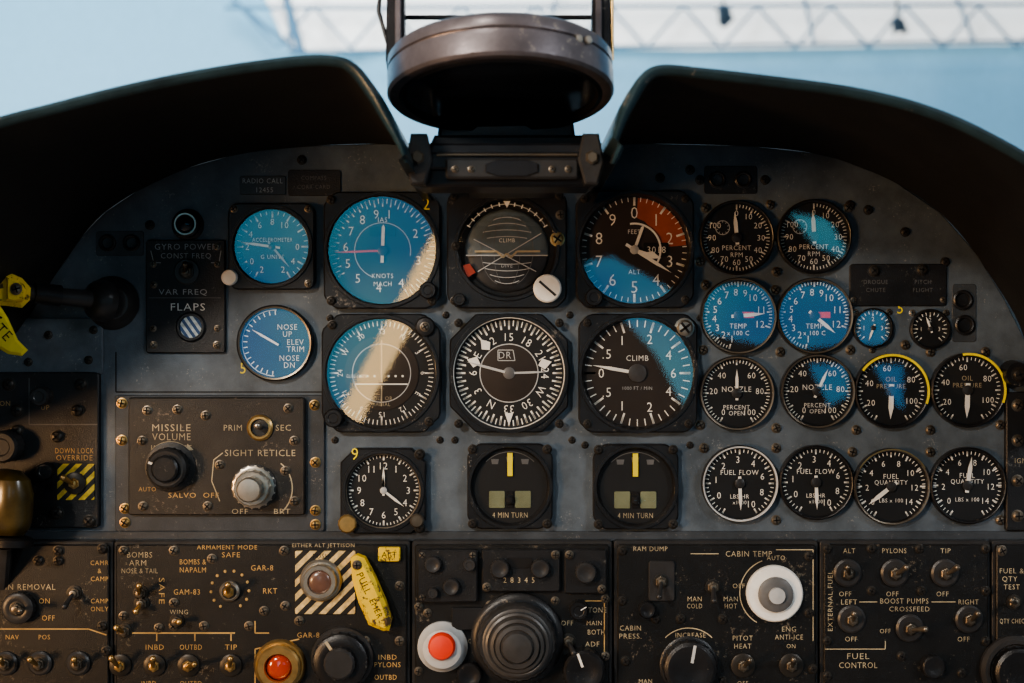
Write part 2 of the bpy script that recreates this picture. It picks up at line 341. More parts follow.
# curved pitch lines and meridians of the sphere
def sphl(pts,w,m):
    for (x0,y0),(x1,y1) in zip(pts,pts[1:]): b.line([(x0,y0),(x1,y1)],w,7.9,m)
for yo,bow,hw in ((-30,-5,14),(-24,-5,19),(-18,-4,24),(-12,-3,20),(12,3,24),(18,4,22),(24,5,17),(30,5,12)):
    sphl([(507+hw*t/5,251+yo+bow*(1-(t/5)**2)*.6) for t in range(-5,6)],.8,'ltgrey')
for bx in (-26,-13,13,26): sphl([(507+bx*math.cos(t*math.pi/16),251+36*math.sin(t*math.pi/16)) for t in range(-6,7)],.6,'grey')
b.line([(466,256),(548,256)],1.2,8.0,'ltgrey')
b.line([(475,252),(497,252),(503,258),(507,254),(511,258),(517,252),(540,252)],2.0,8.6,'cream')
b.line([(474,240),(536,272)],.9,8.2,'ltgrey'); b.line([(478,272),(541,234)],.9,8.2,'ltgrey')
b.text('CLIMB',507,241,4,'white',8.1); b.text('DIVE',507,266,3.8,'ltgrey',8.1)
b.arc(507,249,44,-60,60,1,8.1,'ltgrey'); b.ticks(-60,60,12,42,46.5,1.2,dd=7.2)
b.prism([(507,209),(503.5,202),(510.5,202)],8,8.5,'white')
b.prism([(463,266),(470,264),(476,273),(468,278)],8.0,8.6,'dimred')
b.glass('glass'); b.corner_screws(507,249,52,3.6,10,'screwdk',skip=(2,)); b.screw(557,240,6,10,'brass'); b.screw(457,247,4.5,10,'screwdk')
b.lathe((547,289,9),[(14,0),(14,5),(12.5,7),(8,7.4),(.01,7.4)],'white',seg=32); b.line([(539,282),(555,296)],2.4,16.6,'dkgrey')
b.screw(560,216,4,10); b.knob(460,300,9,6,7,'bezel'); b.done()
# compass (RMI)
b=B('radio_magnetic_indicator'); b.case(509,373,0,54,9,3,sq=59,ch=65,ringm='white',face='face')
b.ticks(0,355,71,47,53,1.1); b.ticks(0,350,35,43.5,53,1.8)
b.nums([(0,'15'),(30,'18'),(60,'21'),(90,'24'),(120,'W'),(150,'30'),(180,'33'),(210,'N'),(240,'3'),(270,'6'),(300,'E'),(330,'12')],36,8,rotate=True)
b.lathe((509,373,3.2),[(29,0),(29,1),(28,1.2),(.01,1.2)],'face_br',seg=56); b.arc(509,373,29,0,360,1.0,4.5,'ltgrey',48)
b.text('DR',505,355,7,'ltgrey',4.8); b.line([(498,350),(513,350),(515,360.5),(498,360.5),(498,350)],.8,4.8,'ltgrey')
for a in (-72,-40,75):
    b.prism([b.pt(a,44),b.pt(a+9,36),b.pt(a,30),b.pt(a-9,36)],4.8,5.4,'white')
b.needle(88,40,2.2,0,m='ltgrey',dd=2.6); b.needle(-75,44,2.6,0,m='ltgrey',dd=3); b.hub(6,'grey'); b.prism([b.pt(180,52),b.pt(174,40),b.pt(186,40)],4.8,5.4,'white')
b.glass('clear'); b.corner_screws(509,373,50,3.6,9,'screwdk'); b.done()
# altimeter
b=B('altimeter'); b.case(634,250,0,53,10,3,sq=58.5,ch=75,face='face_br')
b.ticks(0,352.8,49,48,52.5,.9); b.ticks(0,324,9,44,52.5,2.2)
b.nums([(i*36,str(i)) for i in range(10)],37,12)
b.prism([b.pt(a,r) for a,r in [(4,52),(15,52),(25,52),(35,52),(45,52),(55,52),(65,52),(75,52),(85,52),(85,30),(60,27),(40,27),(20,30),(4,32)]],3.05,3.15,'brown')
b.rbox(643,243,668,257,1,3.3,4.0,'matte',.1)
b.text('3018',656,250,6.6,'white',4.3); b.text('FEET',634,232,4.4,'white',3.5); b.text('ALT',634,272,4.8,'white',3.5)
b.arc(634,250,26,-10,120,2.0,4.8,'white'); b.needle(122,44,3.4,10); b.needle(108,28,4,0,kind='fat',dd=2.6); b.needle(20,26,3,0,kind='bar',dd=1.6); b.hub(4.5,'ltgrey'); b.glass()
b.corner_screws(634,250,50,3.6,10,'screwdk',skip=(3,)); b.knob(593,298,9,8.5,10,'bezel'); b.done()
# VSI
b=B('vertical_speed_indicator'); b.case(637,373,0,54,10,3,sq=59,ch=76,face='face_br')
b.ticks(-90,90,20,46,53,1); b.ticks(-90,-450+180,20,46,53,1); b.ticks(-90,270,10,42,53,2)
b.nums([(-90,'0'),(-58,'.5'),(-25,'1'),(20,'2'),(60,'4'),(90,'6'),(120,'4'),(160,'2'),(205,'1'),(238,'.5')],36,9.5)
b.text('CLIMB',637,358,5.6,'white',3.5,w=22); b.text('1000 FT / MIN',637,388,3.4,'ltgrey',3.5); b.needle(-80,46,3.4,0); b.lathe((637,373,3.4),[(9,0),(9,1.6),(7,2.2),(.01,2.2)],'midgrey',seg=32); b.glass()
b.corner_screws(637,373,50,3.6,10,'screwdk',skip=(1,)); b.screw(683,328,8,10,'steel'); b.done()
b=B('cockpit_clock'); b.case(384,490,0,35.5,9,3,sq=42.5,ch=50,ringm='screw')
b.ticks(0,354,59,32.5,35,.8); b.ticks(0,330,11,30,35,1.6)
b.nums([(i*30,str(i if i else 12)) for i in range(12)],24.5,7)
b.needle(0,24,2.6,5); b.needle(-1,15,2.4,0); b.needle(128,26,2.6,0); b.hub(3.5,'ltgrey'); b.glass('glass_lo')
b.corner_screws(384,490,36.5,4.5,9,'screwdk',skip=(0,3)); b.text('9',356,453,12,'yelpaint',9.4)
b.lathe((349,522,8),[(9,0),(9,5),(7.5,6.5),(.01,6.6)],'brass',seg=28,knurl=.05); b.lathe((418,519,8),[(7,0),(7,5),(5.5,6.5),(.01,6.6)],'screw',seg=24); b.done()
for cx,cy in ((510,485.5),(635,486)):
    b=B('turn_and_slip_indicator'); b.case(cx,cy,0,37,8,3,sq=42.5,ch=52)
    b.arc(cx,cy,34,-45,45,.8,3.4,'grey'); b.prism([(cx-2.6,cy-33),(cx+2.6,cy-33),(cx+2.6,cy-10),(cx-2.6,cy-10)],4,5.2,'yelpaint')
    for o in (-15,0,15): b.prism([(cx+o-4,cy-29+abs(o)*.15),(cx+o+4,cy-29+abs(o)*.15),(cx+o+3,cy-24+abs(o)*.15),(cx+o-3,cy-24+abs(o)*.15)],3.2,3.8,'grey')
    for o in (-13,13): b.rbox(cx+o-8,cy+5,cx+o+8,cy+22,1.5,3.2,4.2,'greenish',.4)
    b.rbox(cx-3.5,cy+5,cx+3.5,cy+22,1,3.2,4.2,'matte',.2)
    b.rod((cx-23,cy+13.5,4),(cx+23,cy+13.5,4),7.5,'clear',seg=20)
    b.sphere((cx,cy+14,4.8),4.6,'matte')
    b.text('4 MIN TURN',cx,cy+29,5.4,'cream',3.5,w=35); b.glass('glass_lo'); b.corner_screws(cx,cy,37,4,8,'screwdk'); b.done()
def eng(name,cx,cy,r,labels,txts,needles,ring='bezel',face='face',n=50,a0=-150,a1=150,h=6.2,rr=.68,big=10,g='glass',nm='white'):
    b=B(name); b.case(cx,cy,r+3.2,r,8,3,m='bezel',ringm=ring if ring!='bezel' else None,face=face)
    b.ticks(a0,a1,n,r-4,r-.8,.8); b.ticks(a0,a1,big,r-6,r-.8,1.5); b.nums(labels,r*rr,h)
    for t,dx,dy,hh in txts: b.text(t,cx+dx,cy+dy,hh,nm,3.5)
    for a,L,w in needles: b.needle(a,L,w,7)
    b.hub(5,'dkgrey'); return b
def sp(vals,a0,a1): return [(a0+(a1-a0)*i/(len(vals)-1),str(v)) for i,v in enumerate(vals)]
for cx,cy,na in ((736,238,-5),(813,237,-3)):
    b=eng('tachometer',cx,cy,34,sp([0,10,20,30,40,50,60,70,80,90,100],0,300),[('PERCENT',0,10,4.8),('RPM',0,17,4.8)],[(na,26,4)],a0=0,a1=300,h=5.8,rr=.72)
    x,y=cx-14,cy-10; b.arc(x,y,7,0,360,.8,3.5,'ltgrey',20)
    for i in range(10): b.line([(x+5*math.sin(i*.628),y-5*math.cos(i*.628)),(x+7*math.sin(i*.628),y-7*math.cos(i*.628))],.7,3.5,'ltgrey')
    b.glass(); b.done()
for cx,cy,na in ((737.5,316,85),(813.5,316,130)):
    b=eng('exhaust_temperature_gauge',cx,cy,35,sp([1,2,3,4,5,6,7,8,9,10],-165,40)+[(75,'11'),(110,'12')],[('TEMP',0,10,5),('x 100 C',0,17,4.6)],[(na,27,3.6)],a0=-165,a1=110,h=7,ring='screw')
    b.rbox(cx+4,cy-4,cx+16,cy+2,.6,3.3,4,'red',.1); b.glass(); b.done()
for cx,cy,na in ((736,393,0),(816.5,391,25)):
    b=eng('nozzle_position_gauge',cx,cy,34,[(-145,'0'),(-85,'20'),(-40,'40'),(40,'60'),(85,'80'),(145,'100')],[('NOZZLE',0,-4,5.4),('PERCENT',0,14,4.4),('OPEN',0,20,4.4)],[(na,24,3)],ring='screw' ,h=6)
    b.glass(); b.done()
for cx,cy in ((890,391),(966,390)):
    b=eng('oil_pressure_gauge',cx,cy,34,[(-120,'20'),(-70,'40'),(-10,'60'),(60,'80'),(115,'100')],[('OIL',0,-12,5),('PRESSURE',0,-5,4.6)],[(182,28,5)],n=40,h=6,nm='cream',face='face')
    b.arc(cx,cy,36,-55 if cx<900 else -10,110,2.4,8.3,'yelpaint'); b.glass(); b.done()
for cx,cy,ri in ((739,483,'ltgrey'),(815,482,'bezel')):
    b=eng('fuel_flow_gauge',cx,cy,35 if ri!='bezel' else 34,sp([0,1,2,3,4,6,8,10],-120,150)[:],[('FUEL FLOW',0,-11,5),('LBS/HR',0,13,4.2),('x1000',0,19,3.8)],[(178,27,3.4)],ring=ri,n=40,h=6.6)
    b.glass('glass_lo'); b.done()
for cx,cy,na in ((890,486,-128),(966,485,8)):
    b=eng('fuel_quantity_gauge',cx,cy,35,sp([0,2,4,6,8,10,12,14],-130,130),[('FUEL',0,-10,5),('QUANTITY',0,-4,4.6),('LBS x 100',0,14,4)],[(na,29,4.2)],ring='screw' if cx<900 else 'bezel',n=42,h=6)
    if cx<900: b.arc(cx,cy,37.3,-60,60,1.4,8.5,'brass')
    b.glass('glass_lo'); b.done()
for cx,cy,na,ri in ((872,328,200,'ltgrey'),(929,329,-20,'bezel')):
    b=B('hydraulic_pressure_gauge' ); b.case(cx,cy,20,17.5,6,3,m='bezel',face='face_reflblue' if cx<900 else 'face'); b.ticks(-135,135,18,14,17,.8); b.ticks(-135,135,6,12,17,1.2)
    b.nums([(-90,'1'),(0,'2'),(90,'3')],9,4.4); b.needle(na,13,2,4); b.hub(2.5); b.glass(); b.screw(cx-17,cy-16,2.8,0,'steel'); b.screw(cx+17,cy-16,2.8,0,'screw'); b.screw(cx,cy+22,2.8,0,'screw'); b.done()

# ================================================================ sight control panel
b=B('sight_control_panel'); b.rbox(116,395,325,531,3,0,3,'slate_dk',.8); b.rbox(131,397,306,514,3,3,9,'warmblack',1.2); 
screwrow(b,[(123,403),(123,440),(126,508),(126,522),(315,405),(316,510),(316,524),(316,462)],4.4,3,'brass')
T=lambda t,x,y,h,w=None,m='cream',d=9.3:b.text(t,x,y,h,m,d,w=w)
T('MISSILE',174,427,7,38); T('VOLUME',174,436,7,38); T('INCREASE',174,447,5.4,40)
b.arc(173,466,25,-50,40,1,9.3,'cream'); b.prism([(190,443),(196,449),(188,450)],9.2,9.6,'cream')
T('PRIM',235,427,6,18); T('SEC',285,427,6,15); T('SIGHT RETICLE',262,452,6.4,70); T('OFF',242,510,5.2,16); T('BRT',284,510,5.2,16)
b.line([(225,452),(216,459),(214,480),(222,500)],1,9.3,'cream'); b.arc(262,487,32,40,140,1.2,9.3,'cream')
b.lathe((173,466,9),[(25,0),(25,1.2),(23,2)],'black',seg=40); b.knob(173,466,10,19,16,'dkgrey',ptr=-70); b.lathe((173,466,25),[(13,0),(13,5),(11,6.5),(.01,6.5)],'bezel',seg=32,knurl=.04)
b.lathe((262,427,9),[(13,0),(13,1.5),(11,3),(9,3),(8.5,1)],'brass',seg=32,cap=False); b.lathe((262,427,9.5),[(8.5,0),(.01,0)],'dkgrey',seg=24); b.rod((262,427,9),(262,424,22),2.2,'steel',3.6);b.sphere((262,424,22),3.6,'steel')
b.lathe((256,486,9),[(21,0),(21,2),(19,3),(17,3),(17,13),(16,14),(12,14),(12,24),(10.5,26),(6,26.3),(.01,26.3)],'steel',seg=36,knurl=.05)
b.lathe((256,486,9),[(22.5,0),(22.5,1.6),(21,2.4)],'dkgrey',seg=36)
screwrow(b,[(145,440),(146,505),(150,410),(290,408),(296,440),(296,500),(208,415),(210,505),(222,464),(287,470),(180,409)],4,9,'screw')
T('SALVO  OFF',196,494,5,50,'gold'); T('AUTO',150,488,4.4,None,'gold')
b.done()
# ================================================================ left side panels
b=B('landing_gear_panel'); b.rbox(-30,318,104,374,4,0,4,'slate',1); b.rbox(-30,372,101,527,4,0,7,'black',1.2)
T=lambda t,x,y,h,w=None,m='gold',d=7.3:b.text(t,x,y,h,m,d,w=w)
T('DOWN LOCK',77,450,5.4,38); T('OVERRIDE',77,457,5.4,36); T('ON',8,403,5); T('UP',48,407,5)
b.rbox(60,463,97,499,1,7,8,'hazard',.3); b.lathe((78,482,8),[(11,0),(11,2),(9,3)],'screwdk',seg=24); b.toggle(78,482,9,-40,12,'brass','brass')
for x,y in [(12,384),(50,396),(84,384),(20,410),(80,410),(60,436),(92,520),(60,512),(20,430)]: b.screw(x,y,5.5,7,'screwdk')
b.knob(46,396,7,9,12,'dkgrey'); b.knob(12,445,7,15,20,'dkgrey'); b.knob(50,470,7,8,10,'bezel')
b.line([(32,378),(32,424),(100,424)],1,7.3,'grey')
screwrow(b,[(50,335),(95,330),(90,360),(30,362)],3.5,4,'screwdk'); b.done()
b=B('landing_gear_handle',0,True)
b.rod((-20,288,60),(96,300,26),7,'dkgrey',9,20); b.rod((34,293,46),(60,296,38),10,'bezel',11,24); b.lathe((88,300,26),[(9,0),(17,3),(20,8),(21,18),(18,26),(12,30),(.01,31)],'dkgrey',ax=(1,.06,-.45),seg=36)
b.lathe((112,303,0),[(27,0),(27,3),(23,8),(20,14),(16,18),(.01,19)],'dkgrey',seg=40); b.screw(124,290,5,8,'screwdk'); b.screw(97,318,4,6,'screwdk')
b.prism([(-20,272),(8,272),(22,278),(31,288),(30,300),(22,308),(8,306),(-20,304)],50,74,'yellow',4); b.prism([(6,276),(20,281),(26,290),(24,300),(14,302),(6,300)],74,80,'yellow',2)
b.line([(-20,290),(3,286)],4,74.3,'amber'); b.screw(16,289,5,80,'screw')
b.prism([(-18,302),(-2,302),(8,318),(18,340),(28,350),(22,356),(8,354),(-18,338)],50,70,'yelpaint',3); b.text('TE',4,332,11,'matte',70.3,rot=48)
b.line([(-14,312),(2,318)],2,70.3,'matte'); b.done()
b=B('flap_lever_handle',0,True); b.lathe((4,536,40),[(.01,0),(20,2),(26,10),(28,22),(28,44),(24,58),(14,66),(.01,68)],'amber',ax=(0.05,-1,.1),seg=32); b.lathe((4,541,42),[(30,-4),(30,3),(26,5)],'bezel',ax=(.05,-1,.1),seg=32)
b.rod((4,545,40),(0,600,0),9,'dkgrey'); b.done()
b=B('canopy_release_knob') ; b.rod((1012,374,0),(1012,374,16),14,'bezel',12,24); b.screw(1012,374,6,16,'screwdk'); b.done()
b=B('circuit_breaker_panel'); b.rbox(1004,392,1040,530,2,0,6,'black',1); screwrow(b,[(1015,405),(1015,440),(1015,480),(1015,515)],5,6,'screw'); b.text('IGN',1018,460,5,'cream',6.3); b.done()

# ================================================================ LOWER PANELS
DL=14
def sub(name,x0,y0,x1,y1,m='lowblack'):
    b=B(name,DL); b.rbox(x0,y0,x1,y1,3,-13,0,'dkgrey',.8); b.rbox(x0+3,y0+3,x1-3,y1-3,3,0,4,m,1.2); b.T=lambda t,x,y,h=5.4,w=None,m='gold',rot=0:b.text(t,x,y,h*.98,m,4.3,rot=rot,w=w); return b
b=sub('lamp_control_panel',-30,541,113,720); T=b.T
T('MAIN REMOVAL',26,586,6,62,'cream'); T('ON',46,600); T('OFF',50,617); T('CAMR',101,562,4.8); T('&',101,570,4.8); T('CAMP',101,578,4.8); T('CAMP',101,600,4.8);T('ONLY',101,608,4.8)
b.knob(22,606,4,15,9,'dkgrey'); b.toggle(22,606,12,80,14,'screw'); b.toggle(76,592,4,200,14,'dkgrey')
b.line([(0,628),(90,628),(108,634)],1.2,4.3,'gold'); T('NAV',14,636,4.8);T('POS',46,636,4.8)
for x,a in ((8,10),(42,-20),(80,15)): b.lathe((x,662,4),[(12,0),(12,2),(10,3.5),(.01,3.5)],'dkgrey',seg=30); b.toggle(x,662,7,a,12,'brass')
for x,y in [(10,552),(60,550),(104,548),(104,625),(60,560),(108,650),(40,560)]: b.screw(x,y,4.5,4,'screwdk')
b.done()
b=sub('armament_panel',114,541,410,720); T=b.T
T('BOMBS',141,554,5.8,25,'cream');T('ARM',139,562,5.8,17,'cream');T('NOSE & TAIL',141,570,5,36,'cream');T('SAFE',163,590,5.8,26,'gold',90)
b.toggle(142,592,4,20,15,'brass'); b.toggle(143,602,4,200,8,'brass')
T('ARMAMENT MODE',228,546.5,4.6,60); T('SAFE',232,554,5.2,18); T('BOMBS &',194,561,5.4,26);T('NAPALM',194,569,5.4,26);T('GAR-8',263,567,5.6,22);T('GAM-83',188,591,5.6,26);T('RKT',271,590,5.6,14)
for i in range(12):
    a=math.radians(-150+i*27); b.lathe((231+19*math.sin(a),589-19*math.cos(a),4),[(1.6,0),(1.2,.8),(.01,1)],'gold',seg=10)
b.lathe((231,590,4),[(10,0),(10,3),(8,5)],'steel',seg=28); b.toggle(231,590,8,15,14,'brass','brass')
T('EITHER ALT JETTISON',324,544.5,4,62,'cream')
b.rbox(296,550,356,613,1.5,4,5.5,'hazcream',.4)
b.lathe((322,579,5.5),[(21,0),(21,2),(19,4),(17,4),(17,10),(16,11.5),(12,11.5),(11,9)],'steel',seg=36,cap=False); b.lathe((322,579,14),[(12,0),(10,2),(6,3.0),(.01,3.2)],'redgrey',seg=30)
b.text('PUSH',322,555,5,'matte',5.9)
b.rbox(379,546,401,560,1.5,4,9,'yellow',.8); b.text('ALT',390,553,6,'matte',9.3)
T('WING',180,611,4.8,m='cream')
b.line([(118,632),(236,632)],1.4,4.3,'gold')
for x in (158,196,232): b.line([(x,632),(x,640)],1.2,4.3,'gold')
T('INBD',156,646,5.4,18);T('OUTBD',192,646,5.4,22);T('TIP',232,646,5.4,12)
for x,a in ((122,-10),(156,20),(190,60),(232,20)): b.lathe((x,664,4),[(11,0),(11,2),(9,3)],'screwdk',seg=28); b.toggle(x,664,6,a,17,'brass','brass')
T('INBD',150,682,4.6);T('OUTBD',192,682,4.6);
T('GAR-8',309,634,5.4,22); b.line([(300,638),(256,648),(256,683)],1.3,4.3,'gold'); b.line([(256,620),(256,632),(270,632)],1.3,4.3,'gold')
b.lathe((281,664,4),[(26,0),(26,2),(24,5),(22,5),(22,10),(20,12),(14,12),(13,9)],'brass',seg=40,cap=False); b.lathe((281,664,9),[(14,0),(12,3),(7,5),(.01,5.5)],'redglass',seg=32)
b.lathe((343,657,4),[(31,0),(31,3),(29,5)],'dkgrey',seg=44); b.knob(343,657,7,26,14,'bezel',ptr=-35,pm='cream'); b.lathe((343,657,20),[(15,0),(15,7),(13,9),(.01,9)],'dkgrey',seg=36,knurl=.04)
T('INBD',388,656,5.2,18);T('PYLONS',388,663.5,5.2,26);T('OUTBD',386,676,5.2,22);
for x,y in [(125,550),(175,550),(175,602),(125,615),(285,550),(286,605),(175,625),(250,625),(205,625),(366,640),(400,640),(300,620),(400,585),(213,558),(265,610),(160,627)]: b.screw(x,y,4,4,'screw')
b.toggle(126,630,4,-30,10,'brass'); b.toggle(178,620,4,70,8,'brass'); b.done()
b=B('emergency_jettison_handle',DL+8); b.prism([(352,556),(358,553),(366,556),(376,575),(386,598),(393,618),(390,628),(384,628),(370,622),(360,600),(354,578)],0,16,'yellow',4)
b.text('PULL',366,580,7,'matte',16.3,rot=65);b.text('EMER',378,605,6,'matte',16.3,rot=65); b.rod((372,590,0),(372,590,-12),8,'bezel'); b.screw(359,562,4,16,'screw'); b.done()

b=sub('radio_control_panel',412,541,612,720,'lowblack'); T=b.T
b.rbox(418,548,478,600,3,4,12,'black',1.4); b.rbox(482,548,560,590,3,4,10,'black',1.4); b.rbox(564,548,606,592,3,4,9,'black',1.2)
for x,y,r in [(434,562,8),(452,584,8),(470,562,6),(500,566,9),(540,566,9),(434,590,5),(585,570,10)]: b.knob(x,y,9,r,9,'dkgrey')
b.rbox(508,556,532,566,1,10,11,'matte',.2); b.rbox(452,606,500,628,2,4,10,'black',1)
for i,t in enumerate('28345'): b.text(t,505+i*7,578,5.4,'cream',10.3)
b.lathe((517,637,4),[(46,0),(46,6),(43,9),(40,10)],'bezel',seg=56)
b.lathe((517,637,13),[(38,0),(38,10),(36,13)],'dkgrey',seg=56,knurl=.03)
b.lathe((517,637,25),[(34,0),(34,2),(32,3),(31,3),(31,8),(29,9),(27,8),(26,12),(23,13),(22,12),(21,16),(17,17),(16,16),(14,20),(9,21),(.01,21.5)],'midgrey',seg=56)
b.lathe((443,645,4),[(25,0),(25,4),(22,7),(19,14),(15,16)],'ltgrey',seg=40); b.lathe((443,641,18),[(13.5,-3),(13.5,5),(11.5,8),(6,9.6),(.01,10)],'red',seg=32)
T('TONE',597,609,5.4,18,'cream');T('MAIN',594,622,4.8,15,'cream');T('BOTH',596,631,5.2,17,'cream');T('ADF',592,643,5.2,14,'cream');T('OFF',567,622,5,12,'cream');T('VOL',470,640,4.8,12,'cream')
b.knob(578,608,4,9,11,'bezel',ptr=60); b.toggle(568,640,4,150,12,'dkgrey'); b.knob(583,666,4,20,18,'bezel',ptr=-20); b.knob(470,672,4,12,12,'bezel')
b.line([(585,600),(604,600),(604,652)],1,4.3,'gold')
for x,y in [(419,606),(419,670),(605,598),(605,655),(555,600),(490,604),(428,612),(423,553),(473,553),(423,595),(555,553),(487,585),(569,553),(601,587)]: b.screw(x,y,3.6,4 if y>596 else 10,'screw')
b.done()
b=sub('cabin_temperature_panel',614,541,818,720); T=b.T
T('RAM DUMP',650,548,4.8,34,'cream'); b.rbox(648,560,674,600,3,4,7,'dkgrey',1); b.toggle(660,580,7,200,16,'dkgrey')
T('CABIN TEMP',748,553,5.8,46,'cream');T('OFF',738,585,4.8,12,'cream');T('AUTO',775,557,4.8,18,'cream');T('MAN',694,598,5,14,'cream');T('COLD',694,605,5,15,'cream');T('MAN',730,598,5,14,'cream');T('HOT',730,605,5,12,'cream')
b.lathe((773,592,4),[(28,0),(28,5),(26.5,7),(20,7.5),(17,8)],'white',seg=44,cap=False); b.lathe((773,592,9),[(18,0),(17,6),(13,8),(.01,8)],'grey',seg=36); b.lathe((773,592,17),[(8,0),(8,3),(.01,4)],'ltgrey',seg=20)
b.arc(773,592,34,-150,-20,1,4.3,'cream'); b.toggle(712,586,4,190,14,'dkgrey'); b.line([(690,553),(718,553)],.9,4.3,'cream');b.line([(775,549),(812,549),(812,640)],.9,4.3,'cream')
T('CABIN',630,627,5.2,21,'cream');T('PRESS.',630,635,5.2,22,'cream');T('INCREASE',690,634,5,30,'cream'); b.arc(688,660,33,-45,45,1,4.3,'cream')
b.knob(688,664,4,25,16,'bezel',ptr=10,skirt=29,pm='ltgrey'); b.knob(646,608,4,8,9,'bezel')
T('PITOT',742,637,5.2,20,'cream');T('HEAT',742,645,5.2,17,'cream');T('ENG',788,628,5.2,14,'cream');T('ANTI-ICE',788,636,5.2,28,'cream');T('ON',790,645,4.4,None,'cream')
for x,a in ((742,20),(790,-10)): b.lathe((x,664,4),[(12,0),(12,2),(10,3)],'screwdk',seg=28); b.toggle(x,664,6,a,14,'screw')
T('OFF',742,682,4.6,None,'cream');T('MAN',645,680,4.6,None,'cream')
for x,y in [(622,550),(622,600),(808,555),(808,612),(722,618),(722,680),(625,660),(812,668),(680,618),(655,618)]: b.screw(x,y,4.2,4,'screwdk')
b.done()
b=sub('fuel_control_panel',820,541,990,720); T=b.T
T('PYLONS',893,550,5,24,'cream');T('TIP',944,550,5,10,'cream');T('ALT',848,550,5,12,'cream')
for x,a in ((846,-30),(893,30),(943,30)): b.lathe((x,572,4),[(14,0),(14,2),(12,3.5),(.01,3.5)],'dkgrey',seg=30); b.toggle(x,572,7,a,14,'screw'); T('OFF',x-2,593,5,12,'cream')
T('LEFT',848,601,5.2,16,'cream');T('BOOST PUMPS',903,600,5.4,48,'cream');T('CROSSFEED',908,608,5,40,'cream');T('RIGHT',967,601,5.2,20,'cream')
b.line([(858,601),(876,601)],.9,4.3,'cream');b.line([(930,601),(954,601)],.9,4.3,'cream')
for x,y,a in ((850,618,-15),(908,627,70),(967,618,10)): b.lathe((x,y,4),[(14,0),(14,2),(12,3.5),(.01,3.5)],'dkgrey',seg=30); b.toggle(x,y,7,a,13,'screw')
T('OFF',850,638,5,12,'cream');T('OFF',962,638,5,12,'cream');T('OFF',884,630,4.6,None,'cream')
b.line([(824,648),(884,648),(884,640)],.9,4.3,'cream');T('FUEL',857,655,6,22,'cream');T('CONTROL',857,664,6,38,'cream')
b.knob(930,664,4,11,10,'bezel'); b.text('EXTERNAL FUEL',829,600,4.8,'cream',4.3,rot=-90,w=60)
for x,y in [(826,548),(870,548),(918,548),(984,548),(826,640),(984,640),(900,655),(870,590),(920,590),(984,590),(826,675),(960,672)]: b.screw(x,y,4,4,'screwdk')
b.done()
b=sub('fuel_quantity_test_panel',992,541,1070,720); T=b.T
T('FUEL &',1010,570,5.2,24,'cream');T('QTY',1008,578,5.2,15,'cream');T('TEST',1010,586,5.2,16,'cream');T('QTY CHECK',1012,620,4.8,28,'cream');
b.toggle(1012,601,4,-60,14,'screw'); b.lathe((1012,668,4),[(34,0),(34,4),(31,8),(27,8),(25,5)],'dkgrey',seg=44); b.knob(1012,668,6,23,14,'bezel'); b.screw(1000,550,4.4,4);b.screw(1022,640,4.4,4); b.done()

# ================================================================ GLARESHIELD
def catm(pts,n):
    P=[Vector(p) for p in pts]; P=[2*P[0]-P[1]]+P+[2*P[-1]-P[-2]]; out=[]
    segs=len(P)-3
    for i in range(segs):
        for j in range(n):
            t=j/n; a,b_,c,d=P[i:i+4]
            out.append(.5*((2*b_)+(-a+c)*t+(2*a-5*b_+4*c-d)*t*t+(-a+3*b_-3*c+d)*t**3))
    out.append(P[-2]); return out
def W(px,py,d):
    k=1-d/DP; return ((px-512)*k*S,-d*S,(341.5-py)*k*S)
def cowl(name,near,arc_):
    n=6; A=catm(near,n); C=catm(arc_,n); N=len(A); DN=270
    vs=[];fs=[];mi=[]
    rows=[]
    for t in (0,.25,.5,.75,1):
        row=[]
        for a,c in zip(A,C):
            pa=Vector(W(a.x,a.y,DN)); pc=Vector(W(c.x,c.y,2)); row.append(tuple(pc.lerp(pa,t)))
        rows.append(row)
    cen=Vector((0,0,-0.05))
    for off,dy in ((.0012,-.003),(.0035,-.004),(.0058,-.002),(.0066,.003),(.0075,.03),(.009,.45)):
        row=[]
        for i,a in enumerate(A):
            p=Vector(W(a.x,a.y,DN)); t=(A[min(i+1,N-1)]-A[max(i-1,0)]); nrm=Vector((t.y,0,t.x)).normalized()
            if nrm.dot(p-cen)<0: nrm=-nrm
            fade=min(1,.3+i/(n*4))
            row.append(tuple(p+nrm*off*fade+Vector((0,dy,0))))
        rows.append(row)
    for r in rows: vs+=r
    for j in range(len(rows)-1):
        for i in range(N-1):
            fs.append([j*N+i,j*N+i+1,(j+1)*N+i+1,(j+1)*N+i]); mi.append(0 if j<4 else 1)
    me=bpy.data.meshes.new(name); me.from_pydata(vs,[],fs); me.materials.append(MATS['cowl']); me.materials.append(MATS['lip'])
    me.polygons.foreach_set('material_index',mi); me.polygons.foreach_set('use_smooth',[True]*len(fs)); me.update()
    me.set_sharp_from_angle(angle=math.radians(50))
    o=bpy.data.objects.new(name,me); sc.collection.objects.link(o)
    return o
nearL=[(405,164),(398,148),(382,121),(364,92),(349,73),(334,67),(300,67),(230,76),(150,91),(60,113),(-30,140),(-130,200),(-200,310),(-220,420)]
archL=[(407,160),(405,152),(402,147),(396,145),(380,144),(350,144),(300,147),(240,154),(175,173),(105,212),(62,265),(20,330),(-20,380),(-30,440)]
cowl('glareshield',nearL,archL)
nearR=[(611,164),(616,149),(626,123),(638,100),(648,84),(662,76),(700,79),(770,87),(850,98),(920,115),(985,143),(1060,190),(1160,280),(1200,420)]
archR=[(607,160),(608,152),(611,147),(620,145),(640,144),(680,144),(740,146),(800,151),(850,163),(905,188),(950,222),(990,275),(1025,340),(1040,440)]
cowl('glareshield',nearR,archR)
